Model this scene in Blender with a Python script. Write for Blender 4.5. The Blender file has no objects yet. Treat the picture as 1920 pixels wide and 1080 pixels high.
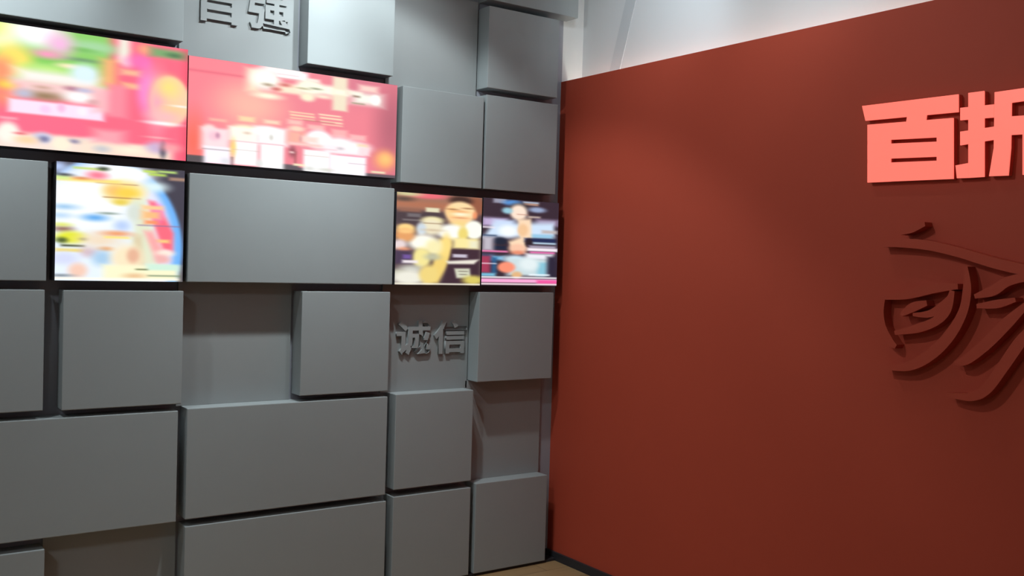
import bpy, bmesh, math
import numpy as np
from mathutils import Matrix, Vector

S = bpy.context.scene
C = S.collection

# ------------------------------------------------------------------ camera
cam_r, cam_u, cam_f = [[0.8189552, -0.5731184, 0.0291156], [-0.0093812, 0.0373591, 0.9992579], [0.5737808, 0.8186205, -0.0252189]]
cd = bpy.data.cameras.new('camera'); cam = bpy.data.objects.new('camera', cd); C.objects.link(cam)
cd.sensor_width = 36.0; cd.lens = 1832.86 / 1920 * 36; cd.clip_start = 0.05
m = Matrix((cam_r, cam_u, [-v for v in cam_f])).transposed().to_4x4()
m.translation = (0, 0, 1.55)
cam.matrix_world = m
S.camera = cam

# ------------------------------------------------------------------ light, exposure
S.view_settings.view_transform = 'Standard'; S.view_settings.look = 'None'
S.view_settings.gamma = 1; S.view_settings.exposure = 0.0; S.view_settings.use_curve_mapping = False
w = bpy.data.worlds.new('world'); S.world = w; w.use_nodes = True
w.node_tree.nodes['Background'].inputs[0].default_value = (.6, .7, .8, 1)
w.node_tree.nodes['Background'].inputs[1].default_value = 0.05

def area(name, loc, sx, sy, power, col, rot=(0, 0, 0)):
    l = bpy.data.lights.new(name, 'AREA'); l.shape = 'RECTANGLE'; l.size = sx; l.size_y = sy; l.energy = power; l.color = col
    o = bpy.data.objects.new(name, l); o.location = loc; o.rotation_euler = rot; C.objects.link(o); return o
def spot(name, loc, target, power, col, cone, blend, r):
    l = bpy.data.lights.new(name, 'SPOT'); l.energy = power; l.color = col; l.spot_size = math.radians(cone); l.spot_blend = blend; l.shadow_soft_size = r
    o = bpy.data.objects.new(name, l); o.location = loc
    o.rotation_euler = (Vector(target) - Vector(loc)).to_track_quat('-Z', 'Y').to_euler(); C.objects.link(o); return o

CEIL = 3.30
FILL_PANELS = [(-1.6, 1.0)]
area('fill_panel_light', (-1.6, 1.0, CEIL - .035), .58, .58, 29, (.92, .97, 1.0))  # unseen fill panel, added to give the room ambient light
SPOTZ = 3.06
# x, y of each ceiling or added fill spotlight, its label, and its lamps: aim, watts, cone, blend, colour
NW, CW, BL = (.90, .98, 1.0), (.88, .97, 1.0), (.76, .90, 1.0)
SPOTS = [
    (.10, 3.40, 'white ceiling spotlight nearest the left end of the grey block wall', [((.10, 3.66, 2.0), 65, 100, 1.0, CW)]),
    (.42, 3.36, 'white ceiling spotlight over the red scene screen at the left edge', [((.42, 4.0, 2.6), 65, 75, .7, CW)]),
    (1.44, 3.36, 'added white fill spotlight over the lettered panel at the top edge', [((1.44, 4.0, 2.55), 36, 75, .7, CW)]),  # extra unseen lamp, added to brighten the lettered panel
    (1.70, 3.40, 'white ceiling spotlight over the brightest grey block', [((1.70, 3.66, 1.2), 71, 90, 1.0, NW), ((1.72, 3.66, 1.4), 46, 60, 1.0, NW)]),
    (1.94, 3.38, 'white ceiling spotlight between the brightest block and the top recess', [((1.94, 3.66, 1.8), 34, 115, .3, NW), ((2.05, 4.0, 2.5), 14, 75, .7, NW)]),
    (.60, 2.60, 'added white fill spotlight farthest out from the block wall', [((2.80, 2.60, 2.0), 52, 100, .9, CW)]),  # unseen fill lamp, added for the red wall and the block wall
    (2.70, 3.20, 'added white fill spotlight close to the corner of the red wall', [((3.29, 3.50, 2.75), 9.5, 100, .8, BL)]),  # unseen lamp, added to brighten the white wall at the corner
    (2.52, 2.50, 'added white fill spotlight over the red wall before the relief calligraphy', [((3.29, 2.80, 2.8), 8.4, 100, .8, BL), ((2.90, 2.40, 2.0), 6.2, 140, .9, CW)]),  # unseen lamps, added to brighten the white and red walls
]
for x, y, lab, lamps in SPOTS:
    for aim, watts, cone, blend, col in lamps:
        spot('ceiling_or_fill_spot_light', (x, y, SPOTZ), aim, watts, col, cone, blend, .03)

# ------------------------------------------------------------------ materials
def lin(c):
    c = np.asarray(c, float) / 255
    return np.where(c <= .04045, c / 12.92, ((c + .055) / 1.055) ** 2.4)
def mat(name, col, rough=.6, spec=.3, noise=0, nscale=8, bump=0, bscale=300, metal=0):
    M = bpy.data.materials.new(name); M.use_nodes = True
    N = M.node_tree.nodes; L = M.node_tree.links; B = N['Principled BSDF']
    B.inputs['Roughness'].default_value = rough; B.inputs['Specular IOR Level'].default_value = spec; B.inputs['Metallic'].default_value = metal
    B.inputs['Base Color'].default_value = (*col, 1)
    tc = N.new('ShaderNodeTexCoord')
    if noise:
        n = N.new('ShaderNodeTexNoise'); n.inputs['Scale'].default_value = nscale; n.inputs['Detail'].default_value = 4
        L.new(tc.outputs['Object'], n.inputs['Vector'])
        mx = N.new('ShaderNodeMix'); mx.data_type = 'RGBA'
        mx.inputs['A'].default_value = (*[v * (1 - noise) for v in col], 1); mx.inputs['B'].default_value = (*[v * (1 + noise) for v in col], 1)
        L.new(n.outputs['Fac'], mx.inputs['Factor']); L.new(mx.outputs['Result'], B.inputs['Base Color'])
    if bump:
        n2 = N.new('ShaderNodeTexNoise'); n2.inputs['Scale'].default_value = bscale; n2.inputs['Detail'].default_value = 3
        L.new(tc.outputs['Object'], n2.inputs['Vector'])
        bp = N.new('ShaderNodeBump'); bp.inputs['Strength'].default_value = bump; bp.inputs['Distance'].default_value = .001
        L.new(n2.outputs['Fac'], bp.inputs['Height']); L.new(bp.outputs['Normal'], B.inputs['Normal'])
    return M
def emit(name, col, strength):
    M = bpy.data.materials.new(name); M.use_nodes = True
    N = M.node_tree.nodes; B = N['Principled BSDF']
    B.inputs['Base Color'].default_value = (*[v * .5 for v in col], 1); B.inputs['Roughness'].default_value = .4
    B.inputs['Emission Color'].default_value = (*col, 1); B.inputs['Emission Strength'].default_value = strength
    return M
M_grey = mat('grey_lacquer', (.314, .352, .362), .48, .35, .03, 6)
M_back = mat('dark_grey_backing', (.33,.345,.39), .8, .2, .05, 5)
M_recess = mat('grey_recess_board', (.300, .325, .330), .6, .25, .03, 6)
M_black = mat('black_plastic', (.030, .030, .036), .45, .3, .1, 20)
M_red = mat('brick_red_paint', (.450, .066, .034), .62, .25, .04, 3, .15, 500)
M_white = mat('white_paint', (.70, .72, .73), .8, .2, .02, 3)
M_ceil = mat('ceiling_white', (.78, .78, .78), .9, .1, .02, 3)
M_shade_strip = mat('pale_grey_shade_strip', (.57, .60, .62), .8, .2, .02, 5)  # grey of the added strip that stands for a streak of shade
M_metal = mat('white_metal', (.6, .6, .6), .4, .4, .02, 5)
M_fill_panel = emit('fill_diffuser', (.92, .97, 1.0), 2.0)
M_lamp = emit('lamp_face', (.92, .97, 1.0), 6.0)
M_cove = emit('cove_light_strip', (1.0, .97, .84), 12.5)
M_sign = emit('coral_sign_face', tuple(lin((255, 118, 102))), 1.0)
M_signside = mat('coral_sign_side', (.62, .10, .07), .4, .3, .02, 9)

def wood():
    M = bpy.data.materials.new('oak_floor'); M.use_nodes = True
    N = M.node_tree.nodes; L = M.node_tree.links; B = N['Principled BSDF']; B.inputs['Roughness'].default_value = .45
    tc = N.new('ShaderNodeTexCoord'); mp = N.new('ShaderNodeMapping'); mp.inputs['Scale'].default_value = (1, 1, 1)
    br = N.new('ShaderNodeTexBrick'); br.inputs['Scale'].default_value = 1.0; br.inputs['Brick Width'].default_value = 1.2; br.inputs['Row Height'].default_value = .15; br.inputs['Mortar Size'].default_value = .0015
    br.inputs['Color1'].default_value = (.30, .185, .085, 1); br.inputs['Color2'].default_value = (.36, .235, .115, 1); br.inputs['Mortar'].default_value = (.10, .06, .03, 1)
    L.new(tc.outputs['Object'], mp.inputs['Vector']); L.new(mp.outputs['Vector'], br.inputs['Vector'])
    mp2 = N.new('ShaderNodeMapping'); mp2.inputs['Scale'].default_value = (2, 40, 1); n = N.new('ShaderNodeTexNoise'); n.inputs['Scale'].default_value = 2; n.inputs['Detail'].default_value = 6
    L.new(tc.outputs['Object'], mp2.inputs['Vector']); L.new(mp2.outputs['Vector'], n.inputs['Vector'])
    r = N.new('ShaderNodeMapRange'); r.inputs['To Min'].default_value = .75; r.inputs['To Max'].default_value = 1.2
    L.new(n.outputs['Fac'], r.inputs['Value'])
    vm = N.new('ShaderNodeVectorMath'); vm.operation = 'SCALE'; L.new(br.outputs['Color'], vm.inputs[0]); L.new(r.outputs['Result'], vm.inputs['Scale'])
    L.new(vm.outputs['Vector'], B.inputs['Base Color'])
    return M
M_wood = wood()

# ------------------------------------------------------------------ mesh helpers
def box(bm, x0, x1, y0, y1, z0, z1, bev=0):
    b2 = bmesh.new()
    v = [b2.verts.new((x, y, z)) for x in (x0, x1) for y in (y0, y1) for z in (z0, z1)]
    for f in ((0, 1, 3, 2), (4, 6, 7, 5), (0, 4, 5, 1), (2, 3, 7, 6), (0, 2, 6, 4), (1, 5, 7, 3)):
        b2.faces.new([v[i] for i in f])
    bmesh.ops.recalc_face_normals(b2, faces=b2.faces)
    if bev: bmesh.ops.bevel(b2, geom=list(b2.edges), offset=bev, segments=2, affect='EDGES', profile=.6)
    me = bpy.data.meshes.new('t'); b2.to_mesh(me); b2.free(); bm.from_mesh(me); bpy.data.meshes.remove(me)
def obj(name, bm, m, parent=None, loc=None):
    me = bpy.data.meshes.new(name); bm.to_mesh(me); bm.free()
    o = bpy.data.objects.new(name, me); C.objects.link(o)
    if m: me.materials.append(m)
    if parent: o.parent = parent; o.matrix_parent_inverse = Matrix.Translation(parent.location).inverted()
    return o
def bobj(name, dims, m, parent=None, bev=0):
    bm = bmesh.new(); box(bm, *dims, bev); return obj(name, bm, m, parent)
def struct(name, dims, m):
    o = bobj(name, dims, m); o['kind'] = 'structure'; return o
def tag(o, label, cat, group=None):
    o['label'] = label; o['category'] = cat
    if group: o['group'] = group
    return o
def empty(name, loc, label, cat, group=None):
    o = bpy.data.objects.new(name, None); o.empty_display_size = .05; o.location = loc; C.objects.link(o)
    return tag(o, label, cat, group)

# ------------------------------------------------------------------ room shell
XR, XO, YB = 3.151, 3.290, 4.10
X0, Y0 = -3.2, -3.0
struct('floor', (X0, XO, Y0, YB + .1, -.05, 0), M_wood)
struct('ceiling', (X0, XO + .1, Y0, YB + .1, CEIL, CEIL + .05), M_ceil)
struct('wall_back', (X0, XR + .004, YB, YB + .1, 0, CEIL), M_back)
struct('wall_back_corner', (XR + .004, XO, YB, YB + .1, 0, CEIL), M_white)
struct('wall_right', (XR, XR + .05, Y0, YB, 0, 2.510), M_red)
struct('wall_right_upper', (XO, XO + .1, Y0, YB + .1, 0, CEIL), M_white)
struct('wall_left', (X0 - .1, X0, Y0, YB + .1, 0, CEIL), M_white)
struct('wall_front', (X0, XO, Y0 - .1, Y0, 0, CEIL), M_white)
struct('baseboard_right', (XR - .014, XR, Y0, YB - .0, 0, .042), M_black)
# added slanting strip, its grey standing for a streak of shade on the white wall
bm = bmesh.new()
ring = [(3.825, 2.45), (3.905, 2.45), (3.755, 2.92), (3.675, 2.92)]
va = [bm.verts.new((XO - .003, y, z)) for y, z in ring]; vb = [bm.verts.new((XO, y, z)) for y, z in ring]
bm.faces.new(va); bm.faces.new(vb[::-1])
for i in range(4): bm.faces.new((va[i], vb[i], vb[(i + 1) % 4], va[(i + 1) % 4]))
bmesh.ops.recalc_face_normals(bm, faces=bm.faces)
o = obj('shade_strip', bm, M_shade_strip); o['kind'] = 'structure'

# cove light lying behind the top of the red wall
cv = empty('cove_light', (3.245, .6, 2.36), 'warm light strip hidden behind the top edge of the red wall', 'light')
bobj('channel', (3.215, 3.275, Y0 + .1, 4.05, 2.355, 2.375), M_metal, cv)
bobj('light_strip', (3.230, 3.262, Y0 + .1, 4.04, 2.375, 2.385), M_cove, cv)
bobj('bracket', (XR + .05, XO, 1.0, 1.03, 2.33, 2.355), M_metal, cv)

# ceiling fixtures
for x, y in FILL_PANELS:
    t = empty('fill_panel', (x, y, CEIL), 'square white fill panel added to the ceiling near the left wall', 'light')
    bobj('fill_panel_frame', (x - .31, x + .31, y - .31, y + .31, CEIL - .02, CEIL), M_metal, t, .003)
    bobj('fill_panel_diffuser', (x - .29, x + .29, y - .29, y + .29, CEIL - .026, CEIL - .02), M_fill_panel, t)
def cyl(bm, c, r, h, n=24, r2=None):
    r2 = r if r2 is None else r2
    a = [bm.verts.new((c[0] + r * math.cos(k * 2 * math.pi / n), c[1] + r * math.sin(k * 2 * math.pi / n), c[2])) for k in range(n)]
    b = [bm.verts.new((c[0] + r2 * math.cos(k * 2 * math.pi / n), c[1] + r2 * math.sin(k * 2 * math.pi / n), c[2] + h)) for k in range(n)]
    bm.faces.new(a[::-1]); bm.faces.new(b)
    for k in range(n): bm.faces.new((a[k], a[(k + 1) % n], b[(k + 1) % n], b[k]))
for x, y, lab, lamps in SPOTS:
    t = empty('ceiling_or_fill_spotlight', (x, y, CEIL), lab, 'spotlight', 'white ceiling spotlights')
    bm = bmesh.new(); cyl(bm, (x, y, SPOTZ + .055), .045, .12); obj('housing', bm, M_metal, t)
    bm = bmesh.new(); cyl(bm, (x, y, SPOTZ + .045), .036, .01); obj('lamp', bm, M_lamp, t)
    bm = bmesh.new(); cyl(bm, (x, y, SPOTZ + .175), .012, CEIL - SPOTZ - .175); obj('stem', bm, M_metal, t)

# ------------------------------------------------------------------ grey blocks of the back wall
YF, YR = 4.0, 4.086
G = 'grey blocks covering the back wall'
def block(x0, x1, z0, z1, label, yf=YF):
    o = bobj('wall_block', (x0, x1, yf, YB, z0, z1), M_grey, None, .003)
    tag(o, label, 'wall block', G); return o
def recess(x0, x1, z0, z1, label, name='recessed_panel'):
    t = empty(name, ((x0 + x1) / 2, YB, z0), label, 'wall panel', 'recessed panels of the back wall')
    bobj('board', (x0, x1, YR, YB, z0, z1), M_recess, t, .001)
    return t
# bottom row
block(.235, .683, .015, .418, 'grey wall block at the floor, cut off by the left edge')
recess(.69, 1.195, .0, .45, 'recessed dark grey panel in the bottom row between two protruding blocks')
block(1.207, 2.128, .015, .434, 'wide grey wall block in the bottom row, under the other wide block')
block(2.165, 2.592, .015, .447, 'square grey wall block at the floor, second from the corner with the red wall')
block(2.622, 3.062, .015, .461, 'square grey wall block at the floor, next to the red wall')
# second row
block(.235, 1.170, .460, .913, 'wide grey wall block at the left edge, second row from the floor')
block(1.207, 2.122, .464, .919, 'wide grey wall block in the middle, second row from the floor')
block(2.165, 2.592, .480, .926, 'square grey wall block directly under the panel with two raised characters')
recess(2.597, 3.066, .461, .962, 'recessed dark grey panel beside the red wall, two rows below the screens')
# third row
block(.235, .668, .945, 1.400, 'grey wall block at the left edge, directly above the wide leftmost block')
block(.733, 1.182, .941, 1.399, 'square grey wall block directly under the round blue poster screen')
recess(1.185, 1.678, .919, 1.436, 'recessed grey panel with a shadowed top, under the wide block in the middle')
block(1.692, 2.122, .945, 1.402, 'square grey wall block between the plain recess and the lettered recess')
tD2 = recess(2.126, 2.606, .926, 1.436, 'recessed grey panel with two raised grey characters below the team poster', 'lettered_panel')
block(2.612, 3.068, .963, 1.405, 'square grey wall block under the rightmost screen, beside the red wall')
# fourth row
block(.235, .672, 1.433, 1.880, 'grey wall block at the left edge, left of the round blue poster screen')
block(1.196, 2.130, 1.436, 1.878, 'wide light grey wall block directly below the red team poster screen')
# fifth row
block(2.160, 2.606, 1.909, 2.352, 'square pale grey wall block right of the red team poster screen')
block(2.622, 3.058, 1.909, 2.368, 'square dark grey wall block above the rightmost screen, beside the red wall')
# sixth row
block(.235, 1.160, 2.400, 2.840, 'wide bright grey wall block above the leftmost screen, at the top edge')
tC5 = recess(1.168, 1.680, 2.352, 2.840, 'bright recessed panel with two raised characters at the top edge', 'lettered_panel')
block(1.690, 2.108, 2.388, 2.840, 'brightest square grey wall block, above the right end of the red team poster')
recess(2.112, 2.612, 2.352, 2.830, 'recessed grey panel at the top edge, right of the brightest block')
block(2.622, 3.052, 2.402, 2.798, 'square dark grey wall block beside the top corner of the red wall')
# seventh row
block(2.622, 3.172, 2.828, 3.28, 'dark grey wall block at the top edge, reaching over the red wall')
block(2.165, 2.592, 2.86, 3.28, 'grey wall block just above the top edge, over the recess right of the brightest block')
# black base line
o = bobj('toe_kick', (.24, 3.14, YF + .012, YR, .001, .013), M_black); o.name = 'trim_2'; o['kind'] = 'structure'

# ------------------------------------------------------------------ raised characters
def glyph(ch, x0, x1, z0, z1, yfront, depth, name, m, parent, bold=.0):
    cu = bpy.data.curves.new('t', 'FONT'); cu.body = ch; cu.size = 1; cu.extrude = .5; cu.offset = bold; cu.resolution_u = 4
    o = bpy.data.objects.new('t', cu); C.objects.link(o); bpy.context.view_layer.update()
    me = bpy.data.meshes.new_from_object(o.evaluated_get(bpy.context.evaluated_depsgraph_get()))
    bpy.data.objects.remove(o); bpy.data.curves.remove(cu)
    co = np.empty(len(me.vertices) * 3); me.vertices.foreach_get('co', co); co = co.reshape(-1, 3)
    mn, mx = co.min(0), co.max(0)
    n = np.empty_like(co)
    n[:, 0] = x0 + (co[:, 0] - mn[0]) / (mx[0] - mn[0]) * (x1 - x0)
    n[:, 2] = z0 + (co[:, 1] - mn[1]) / (mx[1] - mn[1]) * (z1 - z0)
    n[:, 1] = yfront + (mx[2] - co[:, 2]) / (mx[2] - mn[2]) * depth
    me.vertices.foreach_set('co', n.ravel()); me.update()
    me.name = name; me.materials.clear(); me.materials.append(m)
    g = bpy.data.objects.new(name, me); C.objects.link(g)
    g.parent = parent; g.matrix_parent_inverse = Matrix.Translation(parent.location).inverted()
    return g
glyph('诚', 2.200, 2.385, 1.100, 1.262, YR - .013, .014, 'raised_character', M_recess, tD2, .022)
glyph('信', 2.405, 2.590, 1.100, 1.262, YR - .013, .014, 'raised_character', M_recess, tD2, .022)
glyph('自', 1.250, 1.405, 2.515, 2.690, YR - .013, .014, 'raised_character', M_recess, tC5, .022)
glyph('强', 1.450, 1.640, 2.515, 2.690, YR - .013, .014, 'raised_character', M_recess, tC5, .022)

def ext(bm, pts, xa, xb):
    a = [bm.verts.new((xa, y, z)) for y, z in pts]; b = [bm.verts.new((xb, y, z)) for y, z in pts]
    fs = [bm.faces.new(a), bm.faces.new(b[::-1])]; n = len(pts)
    for i in range(n): fs.append(bm.faces.new((a[i], b[i], b[(i + 1) % n], a[(i + 1) % n])))
    bmesh.ops.recalc_face_normals(bm, faces=fs)
BAI = [[(2.2407, 2.1686), (1.865, 2.1651), (1.8624, 2.1049), (2.2239, 2.1125)], [(2.0532, 2.1175), (1.9788, 2.1153), (1.9829, 2.0633), (2.0596, 2.0678)], [(2.214, 2.0967), (2.1189, 2.0933), (2.1097, 1.8832), (2.2047, 1.8844)], [(1.9399, 2.088), (1.8797, 2.0858), (1.8708, 1.8799), (1.931, 1.8809)], [(2.214, 2.0967), (1.8797, 2.0869), (1.877, 2.0236), (2.2114, 2.0374)], [(2.2108, 2.0238), (1.8764, 2.0087), (1.8742, 1.9574), (2.2084, 1.9695)], [(2.2077, 1.9547), (1.8736, 1.9438), (1.8708, 1.8799), (2.2047, 1.885)]]
ZHE = [[(1.8294, 2.1651), (1.7747, 2.1649), (1.7626, 1.8807), (1.8172, 1.8804)], [(1.8558, 2.1183), (1.7397, 2.1166), (1.7379, 2.0737), (1.854, 2.0763)], [(1.8524, 2.0378), (1.7338, 2.0437), (1.732, 2.0008), (1.8504, 1.9918)], [(1.8643, 1.925), (1.8193, 1.9299), (1.8172, 1.8804), (1.8576, 1.8815)], [(1.7386, 2.1559), (1.595, 2.1579), (1.5855, 2.1172), (1.7368, 2.1136)], [(1.7377, 2.1356), (1.6822, 2.1343), (1.6779, 1.9691), (1.6824, 1.8806), (1.7456, 1.882), (1.7336, 1.9735)], [(1.7351, 2.0734), (1.586, 2.0672), (1.5835, 2.0079), (1.7325, 2.0129)], [(1.6415, 2.0304), (1.6001, 2.0285), (1.5938, 1.8803), (1.6352, 1.8801)]]
for nm, P, lab in (('sign_character', BAI, 'glowing coral character at the left end of the sign on the red wall'),
                   ('sign_character', ZHE, 'glowing coral character cut by the right edge of the picture')):
    yc = sum(q[0] for q in P[0]) / 4; zc = min(q[1] for s in P for q in s)
    t = empty(nm, (XR, yc, zc), lab, 'sign letter', 'glowing characters on the red wall')
    bm = bmesh.new(); bs = bmesh.new()
    for k, s in enumerate(P):
        ext(bm, s, 3.125 - .0002 * k, 3.130); ext(bs, s, 3.130, XR - .0002 * k)
    obj('lit_face', bm, M_sign, t); obj('return_edge', bs, M_signside, t)

# big calligraphy in relief, same paint as the wall
CALLI = [[(2.0502, 1.6988, 0.0094), (2.0052, 1.7152, 0.0168), (1.957, 1.7274, 0.0073)], [(2.1253, 1.6553, 0.0076), (2.0444, 1.6611, 0.0151), (1.9418, 1.6537, 0.0165), (1.8245, 1.6289, 0.016), (1.7133, 1.5985, 0.0173), (1.6083, 1.5765, 0.0168), (1.5335, 1.5683, 0.0133)], [(2.1213, 1.4652, 0.0076), (2.0156, 1.4794, 0.0149), (1.9156, 1.5057, 0.0164), (1.8272, 1.5162, 0.0089)], [(2.1063, 1.4698, 0.0077), (2.119, 1.4134, 0.0153), (2.1078, 1.3565, 0.0172), (2.0757, 1.3111, 0.0152), (2.0494, 1.2944, 0.0076)], [(2.0334, 1.4089, 0.0075), (1.9891, 1.4377, 0.0167), (1.9372, 1.4552, 0.0092)], [(1.9879, 1.4117, 0.0056), (1.9218, 1.4193, 0.0128), (1.8704, 1.4549, 0.0144), (1.8469, 1.4885, 0.0072)], [(2.0558, 1.3431, 0.0075), (1.9696, 1.3645, 0.0148), (1.901, 1.3949, 0.0163), (1.8619, 1.4373, 0.0163), (1.8455, 1.5012, 0.009)], [(1.8, 1.5829, 0.0053), (1.7933, 1.5121, 0.0142), (1.8047, 1.4315, 0.016), (1.8504, 1.3477, 0.0198), (1.9157, 1.2784, 0.0201), (1.9945, 1.2317, 0.0168), (2.0929, 1.2139, 0.0057)], [(1.7663, 1.4849, 0.007), (1.7058, 1.5067, 0.0173), (1.658, 1.5377, 0.0154), (1.5989, 1.5531, 0.0134), (1.5328, 1.5517, 0.0099)], [(1.7576, 1.4536, 0.007), (1.6898, 1.4641, 0.0138), (1.6297, 1.4808, 0.0068)], [(1.5952, 1.4655, 0.0101), (1.6524, 1.406, 0.0188), (1.7198, 1.3317, 0.0192), (1.7867, 1.2727, 0.016), (1.8275, 1.2597, 0.0054)], [(1.5518, 1.421, 0.01), (1.6072, 1.3497, 0.0186), (1.6635, 1.2589, 0.0189), (1.7135, 1.1837, 0.0174), (1.7668, 1.1524, 0.0141), (1.8495, 1.149, 0.0054)]]
def ribbon(bm, pts, xa, xb):
    # smooth brush stroke: Catmull-Rom centre line with swelling half width
    P = [pts[0]] + list(pts) + [pts[-1]]; out = []
    for i in range(1, len(P) - 2):
        for k in range(6):
            t = k / 6
            out.append(tuple(.5 * (2 * P[i][j] + (P[i + 1][j] - P[i - 1][j]) * t + (2 * P[i - 1][j] - 5 * P[i][j] + 4 * P[i + 1][j] - P[i + 2][j]) * t * t + (3 * P[i][j] - P[i - 1][j] - 3 * P[i + 1][j] + P[i + 2][j]) * t ** 3) for j in range(3)))
    out.append(tuple(pts[-1])); L = []; Rr = []
    for i, (y, z, w_) in enumerate(out):
        a = out[max(i - 1, 0)]; b = out[min(i + 1, len(out) - 1)]
        dy, dz = b[0] - a[0], b[1] - a[1]; n = math.hypot(dy, dz) or 1
        L.append((y - dz / n * w_, z + dy / n * w_)); Rr.append((y + dz / n * w_, z - dy / n * w_))
    A = [bm.verts.new((xa, *q)) for q in L]; B = [bm.verts.new((xa, *q)) for q in Rr]
    A2 = [bm.verts.new((xb, *q)) for q in L]; B2 = [bm.verts.new((xb, *q)) for q in Rr]
    f = []
    for i in range(len(L) - 1):
        f += [bm.faces.new((A[i], A[i + 1], B[i + 1], B[i])), bm.faces.new((A2[i], B2[i], B2[i + 1], A2[i + 1])),
              bm.faces.new((A[i], A2[i], A2[i + 1], A[i + 1])), bm.faces.new((B[i], B[i + 1], B2[i + 1], B2[i]))]
    f += [bm.faces.new((A[0], B[0], B2[0], A2[0])), bm.faces.new((A[-1], A2[-1], B2[-1], B[-1]))]
    bmesh.ops.recalc_face_normals(bm, faces=f)
for idxs, lab in ((range(12), 'large red brush calligraphy in relief on the red wall, below the glowing characters'),):
    t = empty('relief_character', (XR, CALLI[idxs[0]][0][0], CALLI[idxs[-1]][0][1]), lab, 'wall lettering')
    for k, i in enumerate(idxs):
        bm = bmesh.new(); ribbon(bm, CALLI[i], XR - .045 - .0004 * k, XR); obj('brush_stroke', bm, M_red, t)

# ------------------------------------------------------------------ picture screens (the picture is a fine colour grid on the screen face)
def sst(d, s): 
    t = np.clip(.5 - d / (2 * s), 0, 1); return t * t * (3 - 2 * t)
def inpoly(px, py, pts):
    ins = np.zeros(px.shape, bool); dist = np.full(px.shape, 1e9); n = len(pts)
    for i in range(n):
        (x0, y0), (x1, y1) = pts[i], pts[(i + 1) % n]
        if y0 != y1:
            ins ^= ((y0 > py) != (y1 > py)) & (px < (x1 - x0) * (py - y0) / (y1 - y0) + x0)
        dx, dy = x1 - x0, y1 - y0; t = np.clip(((px - x0) * dx + (py - y0) * dy) / (dx * dx + dy * dy + 1e-9), 0, 1)
        dist = np.minimum(dist, np.hypot(px - x0 - t * dx, py - y0 - t * dy))
    return np.where(ins, -dist, dist)
def picture(ops, W, H, nx, ny):
    gx, gz = np.meshgrid(np.linspace(0, W, nx), np.linspace(0, H, ny))
    img = np.zeros((ny, nx, 3)) + np.array(ops[0][1], float)
    for o in ops[1:]:
        if o[0] == 'p': d = inpoly(gx, gz, o[1]); col, s = o[2], o[3]
        else:
            _, cx, cy, hw, hh, col, s = o
            if o[0] == 'r':
                ax, ay = np.abs(gx - cx) - hw, np.abs(gz - cy) - hh
                d = np.maximum(ax * .6, ay * 1.6)
            else:
                r = np.hypot((gx - cx) / hw, (gz - cy) / hh); d = (r - 1) * min(hw, hh) * 1.2
        a = sst(d, max(s * SOFT, .12))[..., None]
        img = img * (1 - a) + np.array(col, float) * a
    def smooth(q, ax, s):
        n = int(3 * s) + 1; k = np.exp(-.5 * (np.arange(-n, n + 1) / s) ** 2); k /= k.sum()
        pad = [(0, 0)] * 3; pad[ax] = (n, n); q = np.pad(q, pad, 'edge')
        L_ = q.shape[ax] - 2 * n
        return sum(k[j] * (q[j:j + L_] if ax == 0 else q[:, j:j + L_]) for j in range(2 * n + 1))
    img = smooth(smooth(img, 1, nx / W * .5), 0, ny / H * .14)
    return gx, gz, lin(np.clip(img, 0, 255))
SOFT = 1.0
def pic_mat(name, k):
    M = bpy.data.materials.new(name); M.use_nodes = True
    N = M.node_tree.nodes; L = M.node_tree.links; B = N['Principled BSDF']
    at = N.new('ShaderNodeAttribute'); at.attribute_name = 'picture'
    B.inputs['Base Color'].default_value = (.02, .02, .02, 1); B.inputs['Roughness'].default_value = .4; B.inputs['Specular IOR Level'].default_value = .2
    L.new(at.outputs['Color'], B.inputs['Emission Color']); B.inputs['Emission Strength'].default_value = k
    return M
M_pic = pic_mat('lit_picture', 1.06)
def screen(rect, ops, label):
    x0, x1, z0, z1 = rect; W, H = (x1 - x0) * 100, (z1 - z0) * 100
    t = empty('display_screen', ((x0 + x1) / 2, YB, z0), label, 'screen', 'lit picture screens in the back wall')
    bobj('housing', (x0, x1, YF + .004, YB, z0, z1), M_black, t, .001)
    nx, ny = int(W * 2.3), int(H * 3.4)
    gx, gz, c = picture(ops, W, H, nx, ny)
    b = .0012
    X = x0 + b + gx / W * (x1 - x0 - 2 * b); Zz = z1 - b - gz / H * (z1 - z0 - 2 * b)
    vs = np.stack([X, np.full_like(X, YF + .001), Zz], -1).reshape(-1, 3)
    i = np.arange(nx * ny).reshape(ny, nx)
    fs = np.stack([i[:-1, :-1], i[1:, :-1], i[1:, 1:], i[:-1, 1:]], -1).reshape(-1, 4)
    me = bpy.data.meshes.new('picture'); me.from_pydata(vs.tolist(), [], fs.tolist())
    ca = me.color_attributes.new('picture', 'FLOAT_COLOR', 'POINT')
    col = np.concatenate([c.reshape(-1, 3), np.ones((nx * ny, 1))], 1); ca.data.foreach_set('color', col.ravel())
    me.materials.append(M_pic)
    o = bpy.data.objects.new('picture', me); C.objects.link(o); o.parent = t; o.matrix_parent_inverse = Matrix.Translation(t.location).inverted()
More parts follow.
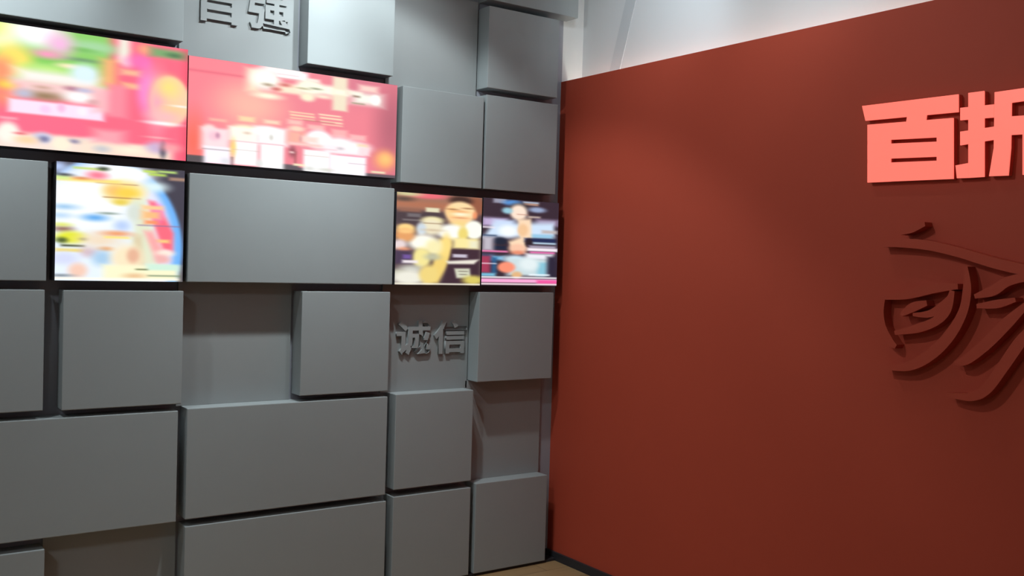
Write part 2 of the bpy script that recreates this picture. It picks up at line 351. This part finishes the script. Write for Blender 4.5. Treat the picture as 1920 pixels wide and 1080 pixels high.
screen((0.225, 1.181, 1.923, 2.372), [
('base',(253,106,132)),
('r',43.52,7.73,22.65,12.79,(140,208,104),2),
('e',59.76,4.31,9.53,2.02,(165,215,160),2),
('e',46.78,12.2,9.16,1.48,(125,205,85),2),
('e',56.05,9.89,5.65,0.6,(110,150,110),1),
('e',55.04,6.02,5.63,0.8,(120,190,95),1),
('e',29.24,2.15,4.76,3.84,(236,255,125),3),
('e',28.87,7.02,5.19,2.88,(250,255,190),3),
('e',39.82,1.91,9.4,5.37,(255,255,255),4),
('e',48.05,5.07,4.13,3.71,(248,184,228),5),
('e',43.54,9.45,4.08,1.28,(255,150,195),2),
('e',32.45,13.25,6.13,5.32,(255,226,100),4),
('e',28.59,17.18,4.32,4.33,(255,150,105),4),
('e',30.4,22.73,3.48,1.69,(255,225,60),2),
('e',29.16,26.76,3.9,2.89,(255,140,110),4),
('e',44.09,15.05,8.63,1.73,(190,236,130),2),
('e',51.41,12.8,4.18,0.9,(250,235,190),1),
('r',48.26,18.46,14.72,2.48,(250,244,236),3),
('e',57.08,14.78,5.2,3.27,(222,244,255),2.5),
('r',48.33,22.93,15.19,2.98,(246,206,204),3),
('e',43.33,25.03,5.89,1.38,(150,122,88),2),
('e',36.15,24.93,2.66,1.37,(188,190,214),2),
('e',54.88,24.13,4.7,2.01,(255,255,255),2),
('e',52.48,21.16,2.33,0.7,(180,120,140),1),
('e',57.19,21.33,2.84,0.71,(190,190,220),1),
('e',62.04,25.3,3.36,1.02,(200,150,150),1),
('e',42.38,21.94,2.26,0.49,(200,160,140),1),
('r',47.52,29.75,16.54,2.48,(253,226,246),1),
('e',48.89,28.84,1.38,1.59,(250,190,226),1),
('e',43.41,29.97,1.81,1.48,(246,205,240),1),
('e',56.38,29.5,1.89,1.51,(255,240,255),1),
('r',43.05,35.69,14.96,2.72,(255,106,136),1.2),
('r',31.01,34.53,2.84,0.39,(255,170,185),0.8),
('r',46.36,43.06,20.62,3.73,(250,226,214),2),
('e',31.08,39.62,3.71,3.64,(255,246,234),2),
('e',42.67,40.68,3.17,1.98,(200,200,226),1.5),
('e',43.13,41.13,1.59,0.99,(120,120,160),1),
('e',54.69,41.02,2.82,0.7,(110,108,150),1),
('e',37.3,41.94,3.56,1.27,(255,214,168),1.5),
('e',35.04,39.81,1.77,0.39,(230,100,110),0.6),
('e',49.11,42.3,3.23,2.5,(255,240,215),1.5),
('e',61.35,41.16,4.32,2.03,(225,215,220),2),
('r',71.07,4.09,2.17,4.51,(240,240,224),1.5),
('e',72.06,8.24,2.75,1.9,(255,196,214),2),
('e',77.6,7.46,4.42,2.98,(255,112,180),2.5),
('e',78.91,2.45,2.8,1.92,(255,160,130),2),
('r',88.9,2.92,7.94,1.71,(122,168,108),2),
('e',90.36,3.2,2.9,0.78,(80,120,80),1),
('r',90.98,9.98,7.99,4.41,(255,104,130),2),
('r',65.56,13.41,2.25,4.95,(255,180,120),2.5),
('r',73.75,12.31,3.8,1.07,(255,184,150),1.5),
('r',74.54,17.48,3.92,1.08,(255,192,140),1.5),
('r',95.91,23.67,0.98,24.72,(228,74,100),2.5),
('r',64.41,24.44,3.58,4.48,(250,190,195),2.5),
('e',80.16,18.7,3.76,8.21,(250,136,206),3),
('r',69.15,23.87,3.41,6.18,(255,140,158),2),
('e',88.31,21.7,8.18,10.07,(255,150,160),1.5),
('e',88.89,21.53,7.61,9.78,(255,208,170),1),
('e',84.02,22.6,2.85,8.74,(250,170,190),5),
('e',88.2,16.23,3.85,3.42,(255,226,130),5),
('e',89.84,25.84,4.35,2.94,(255,206,150),3),
('e',87.0,28.12,5.75,2.44,(255,190,190),3),
('e',93.2,23.24,2.93,0.3,(255,255,255),0.6),
('e',86.09,30.76,5.98,0.63,(255,255,255),0.8),
('e',84.29,36.61,3.33,0.29,(255,190,190),0.6),
('r',72.69,42.63,17.48,2.64,(250,226,206),1.6),
('e',84.37,40.6,4.29,2.19,(205,180,215),2),
('e',86.54,41.63,1.15,2.93,(88,84,100),1.2),
('e',89.65,40.12,3.39,1.47,(255,160,165),2),
('e',63.61,42.97,2.68,1.18,(200,200,205),1.5),
('e',74.07,42.5,4.16,1.2,(255,240,215),1.5),
('r',66.22,37.98,5.41,2.37,(255,164,176),2.5),], 'large lit screen at the left edge showing a red scene with ball and trees')
screen((1.183, 2.132, 1.923, 2.35), [
('base',(238,128,142)),
('e',10.29,16.83,20.79,20.58,(255,132,144),14),
('e',25.99,17.18,13.15,8.31,(255,182,164),9),
('e',2.52,34.42,3.75,9.13,(255,110,92),5),
('e',92.5,19.78,7.52,18.17,(186,100,116),9),
('e',75.88,1.3,10.46,8.28,(218,120,138),9),
('e',89.37,34.9,4.9,4.03,(255,172,112),4),
('e',89.73,34.2,2.64,2.02,(255,200,120),3),
('r',11.14,5.6,11.51,0.27,(225,100,120),1.5),
('r',2.13,41.48,5.95,1.49,(90,80,84),0.5),
('r',43.49,41.92,4.34,1.42,(96,84,90),0.5),
('r',70.78,42.71,26.95,1.31,(92,80,88),0.5),
('r',26.76,6.44,2.59,4.65,(255,226,196),2),
('e',32.15,5.2,6.57,4.5,(255,255,244),2.5),
('e',33.08,12.31,5.65,1.08,(255,250,220),1.2),
('r',40.43,0.82,9.22,1.64,(255,246,244),2),
('r',43.95,2.36,6.98,1.65,(255,253,252),1.2),
('r',42.4,2.31,4.64,0.11,(222,184,190),0.5),
('r',42.83,3.97,5.42,0.16,(225,150,150),0.6),
('r',43.71,8.08,5.43,2.01,(255,232,204),1.5),
('e',40.96,6.78,2.12,0.58,(205,90,90),1),
('e',33.34,7.57,1.7,0.43,(150,120,90),1),
('e',36.98,8.93,1.52,0.44,(190,80,70),1),
('e',52.32,6.25,6.35,3.15,(252,250,226),1.5),
('e',51.24,10.66,3.37,1.78,(244,240,206),1.2),
('r',53.83,3.08,2.79,0.56,(255,240,226),1),
('e',62.01,6.53,8.97,2.06,(252,253,232),1.5),
('e',58.43,9.6,4.44,0.82,(250,232,208),1),
('e',55.13,6.57,2.0,0.3,(120,120,90),0.6),
('e',49.17,7.21,2.36,0.3,(170,160,120),0.6),
('r',66.48,7.49,3.55,7.36,(240,226,198),1),
('r',66.54,6.72,3.71,1.13,(248,250,226),1.2),
('r',73.2,6.28,4.2,0.95,(250,226,206),1),
('r',80.35,3.47,4.7,1.35,(250,212,200),1.5),
('r',79.63,8.19,7.26,2.5,(246,250,236),3),
('r',74.5,7.54,1.47,0.31,(130,100,80),0.8),
('e',83.93,8.06,2.59,2.32,(255,255,250),1),
('r',75.44,10.61,2.96,0.19,(130,140,100),0.6),
('r',48.82,17.84,5.58,0.22,(252,232,184),0.5),
('r',49.19,19.07,5.59,0.32,(246,222,178),0.5),
('r',49.22,20.34,5.59,0.22,(250,222,178),0.5),
('r',61.93,17.48,5.26,0.24,(255,244,200),0.5),
('r',62.49,18.81,5.27,0.29,(255,240,196),0.5),
('r',62.71,20.41,5.27,0.26,(255,240,196),0.5),
('r',63.09,21.57,4.92,0.19,(250,226,186),0.5),
('r',56.78,20.72,7.26,0.13,(190,100,100),0.5),
('r',12.35,24.76,3.36,0.51,(255,186,166),1),
('r',24.47,23.08,3.32,1.01,(255,216,170),1),
('r',35.43,23.21,3.34,0.75,(255,216,188),1),
('r',45.88,22.16,3.36,0.95,(255,192,182),1),
('r',55.46,23.33,3.96,0.96,(255,184,180),1),
('r',66.72,24.78,3.73,1.5,(255,176,176),1),
('r',75.58,25.88,4.0,1.15,(255,184,184),1),
('e',8.78,28.7,2.73,1.8,(255,222,216),1.2),
('r',11.6,32.64,5.95,4.38,(255,222,226),1.5),
('e',10.97,31.5,2.44,1.81,(250,200,214),1.5),
('r',12.36,39.24,5.66,3.48,(252,246,255),0.8),
('e',12.34,31.12,0.73,1.09,(190,130,160),0.8),
('r',12.31,36.97,6.12,0.11,(130,110,112),0.4),
('e',23.94,27.45,6.01,1.84,(255,244,206),1.2),
('r',23.36,29.66,6.15,2.92,(255,250,236),1.2),
('r',24.32,37.28,5.22,5.08,(255,255,255),0.8),
('e',24.77,28.91,1.27,0.43,(220,190,170),0.8),
('e',33.56,27.09,5.52,1.87,(255,255,255),1.2),
('r',35.57,29.24,7.02,3.59,(255,255,255),2),
('r',35.77,37.68,5.31,5.32,(255,255,255),0.8),
('e',35.26,29.74,0.72,1.12,(205,200,190),0.8),
('r',23.43,32.67,6.31,0.14,(225,170,178),0.5),
('r',35.65,32.67,5.39,0.13,(225,150,165),0.5),
('e',18.93,35.61,1.12,3.36,(255,214,120),1.2),
('r',18.53,41.46,0.22,1.99,(46,40,42),0.4),
('r',24.14,36.21,6.01,0.08,(200,180,175),0.4),
('e',30.33,41.1,1.61,1.55,(226,228,226),1.5),
('e',15.8,41.38,1.86,1.22,(226,226,232),1.5),
('e',44.85,34.83,1.47,2.22,(150,76,88),1.5),
('e',46.62,24.82,3.7,1.27,(255,214,190),1),
('r',46.72,28.62,4.21,2.38,(255,176,158),1.5),
('e',48.59,29.08,0.68,1.59,(190,110,120),1),
('e',56.98,28.59,6.23,4.18,(255,255,255),1.5),
('r',52.85,28.99,3.94,1.28,(255,218,208),1.5),
('r',51.54,31.35,8.53,0.64,(255,204,196),1),
('r',56.2,38.65,6.22,5.31,(255,255,255),0.8),
('e',66.86,29.93,7.11,3.26,(255,255,255),2),
('r',69.06,32.02,10.01,1.96,(255,240,244),1.5),
('r',71.05,39.4,8.99,4.92,(254,250,255),0.8),
('e',75.15,30.15,6.54,2.31,(255,250,250),2),
('r',78.85,31.8,2.75,1.82,(255,222,226),1),
('r',78.04,29.22,2.38,0.5,(255,214,176),1),
('r',57.08,32.45,8.31,0.13,(232,178,188),0.5),
('r',73.45,34.33,7.6,0.16,(238,150,178),0.5),
('r',75.72,37.7,4.37,0.08,(180,150,160),0.4),
('r',55.78,35.85,5.7,0.08,(200,170,160),0.4),
('e',67.26,31.52,1.42,0.52,(200,190,196),0.8),
('r',44.69,35.16,1.0,0.35,(255,220,215),0.6),
('r',46.26,37.25,0.2,2.54,(120,60,60),0.5),
('e',60.81,41.52,3.15,0.65,(216,216,206),1),
('e',52.83,41.5,2.06,0.83,(222,222,216),1),
('r',48.03,40.35,2.54,0.45,(246,236,196),0.5),
('r',86.15,40.61,3.55,0.44,(236,228,186),0.5),], 'large lit red team poster screen with cream lettering and players in white')
screen((0.7, 1.178, 1.435, 1.885), [
('base',(66,62,76)),
('e',18.19,32.34,29.25,34.82,(112,180,250),1),
('e',17.28,32.37,26.34,33.35,(226,226,255),2.5),
('e',15.02,31.02,25.04,30.38,(232,244,255),5),
('e',10.31,15.64,14.97,10.34,(250,253,255),5),
('e',23.57,2.87,12.36,3.35,(255,255,255),2),
('e',35.8,7.3,5.23,1.95,(222,244,248),2),
('e',24.62,9.99,7.81,4.32,(255,228,140),2.5),
('e',20.96,9.75,3.18,2.0,(255,196,118),2),
('e',25.55,10.41,4.15,1.92,(255,210,80),1.5),
('e',23.32,14.16,2.84,1.15,(232,206,84),1.2),
('r',23.75,12.45,6.88,0.17,(160,112,60),0.4),
('r',21.82,7.11,7.75,0.14,(170,120,90),0.4),
('r',11.48,6.38,11.48,0.71,(252,228,130),1),
('e',8.83,5.78,2.63,0.47,(220,130,80),0.8),
('e',14.55,4.27,3.57,1.42,(255,128,150),1.5),
('r',11.4,1.92,5.3,0.33,(190,214,90),0.8),
('e',16.74,1.59,1.97,0.66,(60,70,50),0.8),
('r',1.89,5.92,2.57,0.69,(214,240,150),1),
('e',0.54,1.86,2.99,1.85,(180,200,240),2),
('e',2.74,4.84,2.58,0.46,(60,60,60),0.7),
('e',2.93,17.0,3.87,0.84,(150,196,235),1.5),
('e',1.7,20.32,3.43,0.93,(186,216,246),1.5),
('e',13.94,20.63,4.01,1.14,(96,168,236),1.6),
('e',23.94,23.25,2.75,1.92,(186,208,255),2),
('e',18.85,18.71,3.16,0.38,(130,150,140),0.6),
('p',[(27.91,12.67),(32.59,12.87),(35.64,23.94),(37.83,38.58),(26.08,39.33),(28.6,25.21)],(226,232,204),2),
('e',28.47,17.96,2.79,3.38,(216,224,214),2),
('p',[(28.18,27.17),(31.45,27.04),(32.61,38.7),(29.79,38.76)],(222,206,170),1.5),
('p',[(33.77,12.8),(36.38,13.13),(40.83,19.76),(43.86,25.55),(43.76,32.99),(39.63,32.13),(36.59,23.89)],(252,108,128),1.2),
('e',37.43,17.97,2.29,3.53,(255,110,204),1.6),
('r',35.48,15.63,4.04,0.83,(255,206,150),1),
('r',35.06,18.58,3.56,1.46,(255,190,128),1.5),
('r',35.12,21.42,2.61,0.73,(255,150,100),1),
('r',38.6,28.82,3.6,0.64,(255,206,130),0.8),
('r',38.01,22.75,8.14,0.17,(140,110,150),0.5),
('p',[(32.35,25.05),(35.66,24.91),(40.62,33.58),(38.29,37.59),(36.33,34.69)],(250,170,170),1.5),
('e',40.62,33.58,3.38,1.28,(255,235,220),1.2),
('e',39.71,36.07,2.89,1.68,(240,180,176),1.5),
('e',2.64,25.39,3.44,1.02,(150,112,100),1.2),
('e',2.18,23.78,3.01,0.65,(226,232,110),1),
('e',5.72,28.53,5.65,2.24,(228,232,50),1.4),
('r',6.2,31.7,4.13,0.33,(56,60,30),0.6),
('e',2.28,29.69,1.98,1.02,(80,96,44),1),
('e',10.1,29.07,1.32,0.47,(90,90,30),0.7),
('r',5.36,33.46,5.21,0.61,(240,214,110),1),
('e',11.95,33.96,3.1,1.89,(214,190,200),2),
('e',15.88,29.08,7.17,2.85,(242,222,196),3),
('e',22.17,26.45,5.02,0.96,(240,160,110),1.2),
('r',22.2,27.98,4.57,0.38,(255,230,120),0.8),
('e',18.19,32.58,2.44,0.76,(240,166,104),1),
('e',3.25,36.56,4.74,2.33,(214,220,255),2),
('e',16.9,36.19,3.6,2.86,(170,206,236),2.5),
('e',8.11,41.13,3.33,2.82,(246,204,184),2),
('e',26.02,35.95,6.01,5.31,(250,232,196),3),
('e',28.32,34.92,2.33,2.91,(232,180,150),1.5),
('r',31.72,41.65,14.58,2.93,(250,246,206),1.5),
('r',39.77,39.28,6.26,1.23,(208,240,220),1),
('r',31.7,40.28,2.12,0.19,(60,70,30),0.5),
('r',40.32,42.72,6.27,0.25,(120,140,110),0.5),
('e',28.93,42.91,3.73,0.97,(236,196,150),1.2),
('e',2.06,43.11,3.44,0.47,(120,130,140),0.8),
('r',22.49,44.12,23.8,0.34,(255,250,235),0.5),
('r',34.26,1.32,2.6,0.44,(192,224,90),0.6),
('r',40.94,1.04,3.62,0.44,(186,220,120),0.6),
('r',37.13,2.42,3.34,0.44,(186,220,90),0.6),
('r',45.37,3.67,3.66,0.64,(166,132,114),0.7),], 'square lit screen with a round blue and gold poster of a player and trophy')
screen((2.142, 2.613, 1.435, 1.865), [
('base',(84,66,70)),
('r',21.96,3.57,25.55,4.4,(160,112,92),2.5),
('r',22.02,5.29,25.55,1.47,(176,112,84),2.5),
('e',16.23,0.76,10.63,1.46,(236,108,120),1),
('e',5.71,0.47,7.08,1.05,(206,200,150),1),
('e',3.61,3.0,4.88,0.96,(90,70,60),1.2),
('r',11.54,11.45,13.0,2.66,(72,58,64),1.5),
('r',7.03,8.07,5.47,0.72,(150,100,80),1.5),
('r',19.25,7.4,3.72,1.02,(226,220,186),0.5),
('r',9.3,10.36,3.58,0.82,(112,104,108),0.6),
('r',8.82,12.65,5.5,0.39,(120,110,112),0.6),
('e',43.59,4.29,4.19,4.52,(150,90,66),2),
('e',34.91,2.06,6.45,2.09,(66,42,36),1.2),
('e',34.81,7.78,8.56,5.22,(253,220,166),1.2),
('e',34.63,11.28,6.56,2.98,(252,206,150),1.5),
('e',43.14,8.84,1.32,1.81,(240,150,104),1),
('e',29.57,8.06,2.89,2.47,(255,206,140),2),
('e',30.38,6.44,2.78,0.3,(150,104,70),0.5),
('e',39.16,5.65,2.84,0.3,(150,104,70),0.5),
('e',34.79,7.39,3.52,0.5,(240,170,110),0.8),
('e',34.84,8.68,3.52,0.6,(255,250,220),1),
('e',34.89,10.37,2.93,0.25,(214,140,96),0.6),
('e',35.02,14.25,5.28,2.49,(244,214,140),2),
('e',29.87,17.45,8.11,3.71,(248,250,244),1.5),
('e',42.78,15.9,5.5,4.52,(250,252,240),1.2),
('e',36.62,18.17,2.83,3.49,(236,214,116),1.5),
('p',[(15.27,42.17),(20.05,33.05),(23.09,21.18),(29.98,20.92),(30.24,28.84),(26.99,35.85),(23.18,42.08)],(240,208,116),1.5),
('e',27.19,23.98,2.88,5.43,(250,220,130),2),
('p',[(30.4,24.87),(45.79,25.12),(46.36,42.05),(25.47,42.3),(28.1,34.34)],(62,40,52),1),
('r',38.24,22.6,7.39,2.5,(250,232,160),1.5),
('r',43.01,22.94,2.69,1.76,(236,232,200),1.5),
('r',35.2,28.7,4.11,0.8,(200,192,208),0.6),
('p',[(27.43,31.39),(46.26,30.16),(43.33,32.5),(28.62,32.75)],(234,228,214),0.7),
('p',[(32.18,34.85),(41.02,34.67),(41.65,39.34),(33.49,39.46)],(214,216,192),0.7),
('r',37.21,36.15,2.66,0.2,(120,110,100),0.5),
('r',37.26,37.65,2.07,0.18,(120,110,100),0.5),
('e',43.0,40.33,5.99,2.22,(216,200,100),1.5),
('e',19.4,12.27,5.87,1.76,(240,228,170),1),
('e',18.94,15.47,6.2,3.9,(238,228,196),2),
('e',13.37,16.69,2.67,2.91,(204,216,226),1.5),
('r',19.45,13.74,4.8,0.17,(150,120,90),0.5),
('e',19.55,16.91,4.52,0.49,(210,190,160),0.8),
('e',14.68,22.95,8.37,3.89,(254,252,238),2),
('e',20.37,25.2,4.53,3.91,(246,236,180),2.5),
('e',13.79,30.27,5.01,4.86,(242,228,150),2),
('e',19.94,29.62,3.96,1.47,(190,190,160),1.5),
('e',5.1,16.58,4.79,2.11,(252,212,136),1),
('e',4.66,19.95,5.17,2.97,(228,160,100),1.5),
('e',5.14,18.01,4.36,0.96,(250,200,130),1),
('e',2.07,24.37,3.78,2.39,(232,214,214),1.5),
('e',4.31,26.69,3.26,1.15,(240,160,120),1.2),
('r',3.87,30.06,4.62,3.12,(70,54,80),1.5),
('r',6.15,29.85,2.19,0.96,(112,84,156),0.7),
('r',7.76,32.13,4.12,0.68,(240,230,234),0.7),
('e',8.42,35.73,6.6,2.12,(200,200,190),2),
('e',1.92,37.3,4.33,1.44,(170,168,150),1.2),
('e',7.43,39.61,9.87,3.38,(236,234,220),2),
('e',17.95,37.98,5.07,4.4,(238,212,126),2),
('r',23.19,42.42,25.68,0.3,(252,250,226),0.4),], 'small lit screen showing three players, the front one in a dark jersey')
screen((2.619, 3.085, 1.437, 1.868), [
('base',(54,40,52)),
('r',9.79,0.99,4.02,1.12,(150,150,168),0.8),
('e',17.63,1.65,5.67,1.44,(86,150,220),1.2),
('r',28.8,0.88,4.85,0.37,(190,206,226),0.6),
('r',28.83,1.77,4.53,0.47,(192,150,130),0.7),
('e',21.82,3.63,5.73,2.07,(70,60,60),1.5),
('e',21.28,6.25,5.34,3.88,(250,226,206),1.5),
('e',14.31,5.6,3.13,1.54,(150,200,216),1),
('e',32.83,4.32,5.23,1.36,(150,166,200),1),
('r',31.01,8.09,3.9,0.47,(190,170,160),0.7),
('r',6.45,11.63,7.68,2.04,(192,172,212),2),
('r',12.65,11.85,6.23,1.54,(200,216,246),2),
('r',39.66,10.56,7.3,1.59,(150,130,160),2),
('p',[(6.47,12.14),(43.66,10.37),(44.61,17.79),(0.01,19.53)],(206,226,248),2),
('e',15.3,15.84,5.65,2.88,(244,250,255),2),
('r',2.87,14.34,3.96,0.35,(240,230,240),0.7),
('r',41.17,15.27,5.0,0.8,(190,180,180),1),
('r',3.62,18.37,4.58,0.36,(60,80,110),0.7),
('r',34.64,17.65,8.53,0.95,(150,200,230),1.2),
('p',[(20.76,9.39),(29.09,8.97),(29.8,19.42),(24.89,26.38),(17.51,25.05),(15.48,20.99),(22.37,18.66)],(250,218,184),1.5),
('e',24.15,14.94,3.2,3.12,(240,196,150),1.5),
('r',23.87,7.15,3.52,0.16,(190,140,120),0.5),
('e',10.48,20.92,4.09,1.74,(26,36,56),1),
('r',35.38,19.84,9.86,0.95,(28,42,84),1),
('e',28.26,21.57,2.59,2.61,(40,30,40),1.2),
('r',10.6,24.25,3.72,0.87,(24,36,60),0.8),
('r',38.07,21.22,7.28,0.42,(190,220,240),0.7),
('r',36.82,23.11,8.58,0.63,(170,160,180),1),
('r',3.15,22.46,3.35,3.3,(190,184,196),1.5),
('r',36.87,24.54,9.9,0.79,(250,240,248),0.8),
('r',6.95,26.1,8.31,0.41,(240,128,180),0.6),
('r',36.92,26.02,7.92,0.42,(236,96,170),0.6),
('e',21.3,24.41,5.47,2.39,(246,196,166),1.2),
('e',22.01,26.47,4.46,1.04,(230,140,110),1),
('e',26.55,28.0,3.22,0.84,(50,30,40),1),
('r',2.76,29.08,4.27,1.78,(70,70,100),1.5),
('r',9.54,29.4,3.72,1.02,(120,180,220),1.5),
('e',20.21,29.64,6.99,1.87,(206,232,248),1.5),
('r',35.03,28.19,8.87,1.58,(236,236,244),1.5),
('r',28.7,33.61,13.61,4.45,(202,220,224),2),
('r',1.67,32.66,3.34,4.06,(166,58,88),1.2),
('r',7.31,33.04,1.36,3.83,(36,92,140),1),
('e',14.68,33.91,5.27,2.68,(252,146,116),1),
('r',37.24,34.48,3.3,3.44,(136,196,216),1.5),
('r',43.19,33.29,3.01,5.33,(40,36,56),1.5),
('r',3.48,32.21,5.19,0.2,(250,240,250),0.4),
('e',28.64,32.03,5.83,3.14,(226,238,240),2),
('e',21.13,37.67,3.18,1.77,(226,180,130),1),
('r',3.67,37.71,4.58,0.76,(120,190,220),1),
('r',35.37,37.43,6.58,0.37,(240,250,255),0.6),
('r',22.46,38.95,24.27,0.36,(250,246,250),0.5),
('r',22.52,40.61,24.92,0.94,(255,170,216),0.8),
('r',40.47,41.06,6.66,0.9,(240,88,160),0.8),
('r',22.58,42.28,24.92,0.36,(255,236,240),0.4),], 'small lit screen beside the red wall showing one player in pale blue')
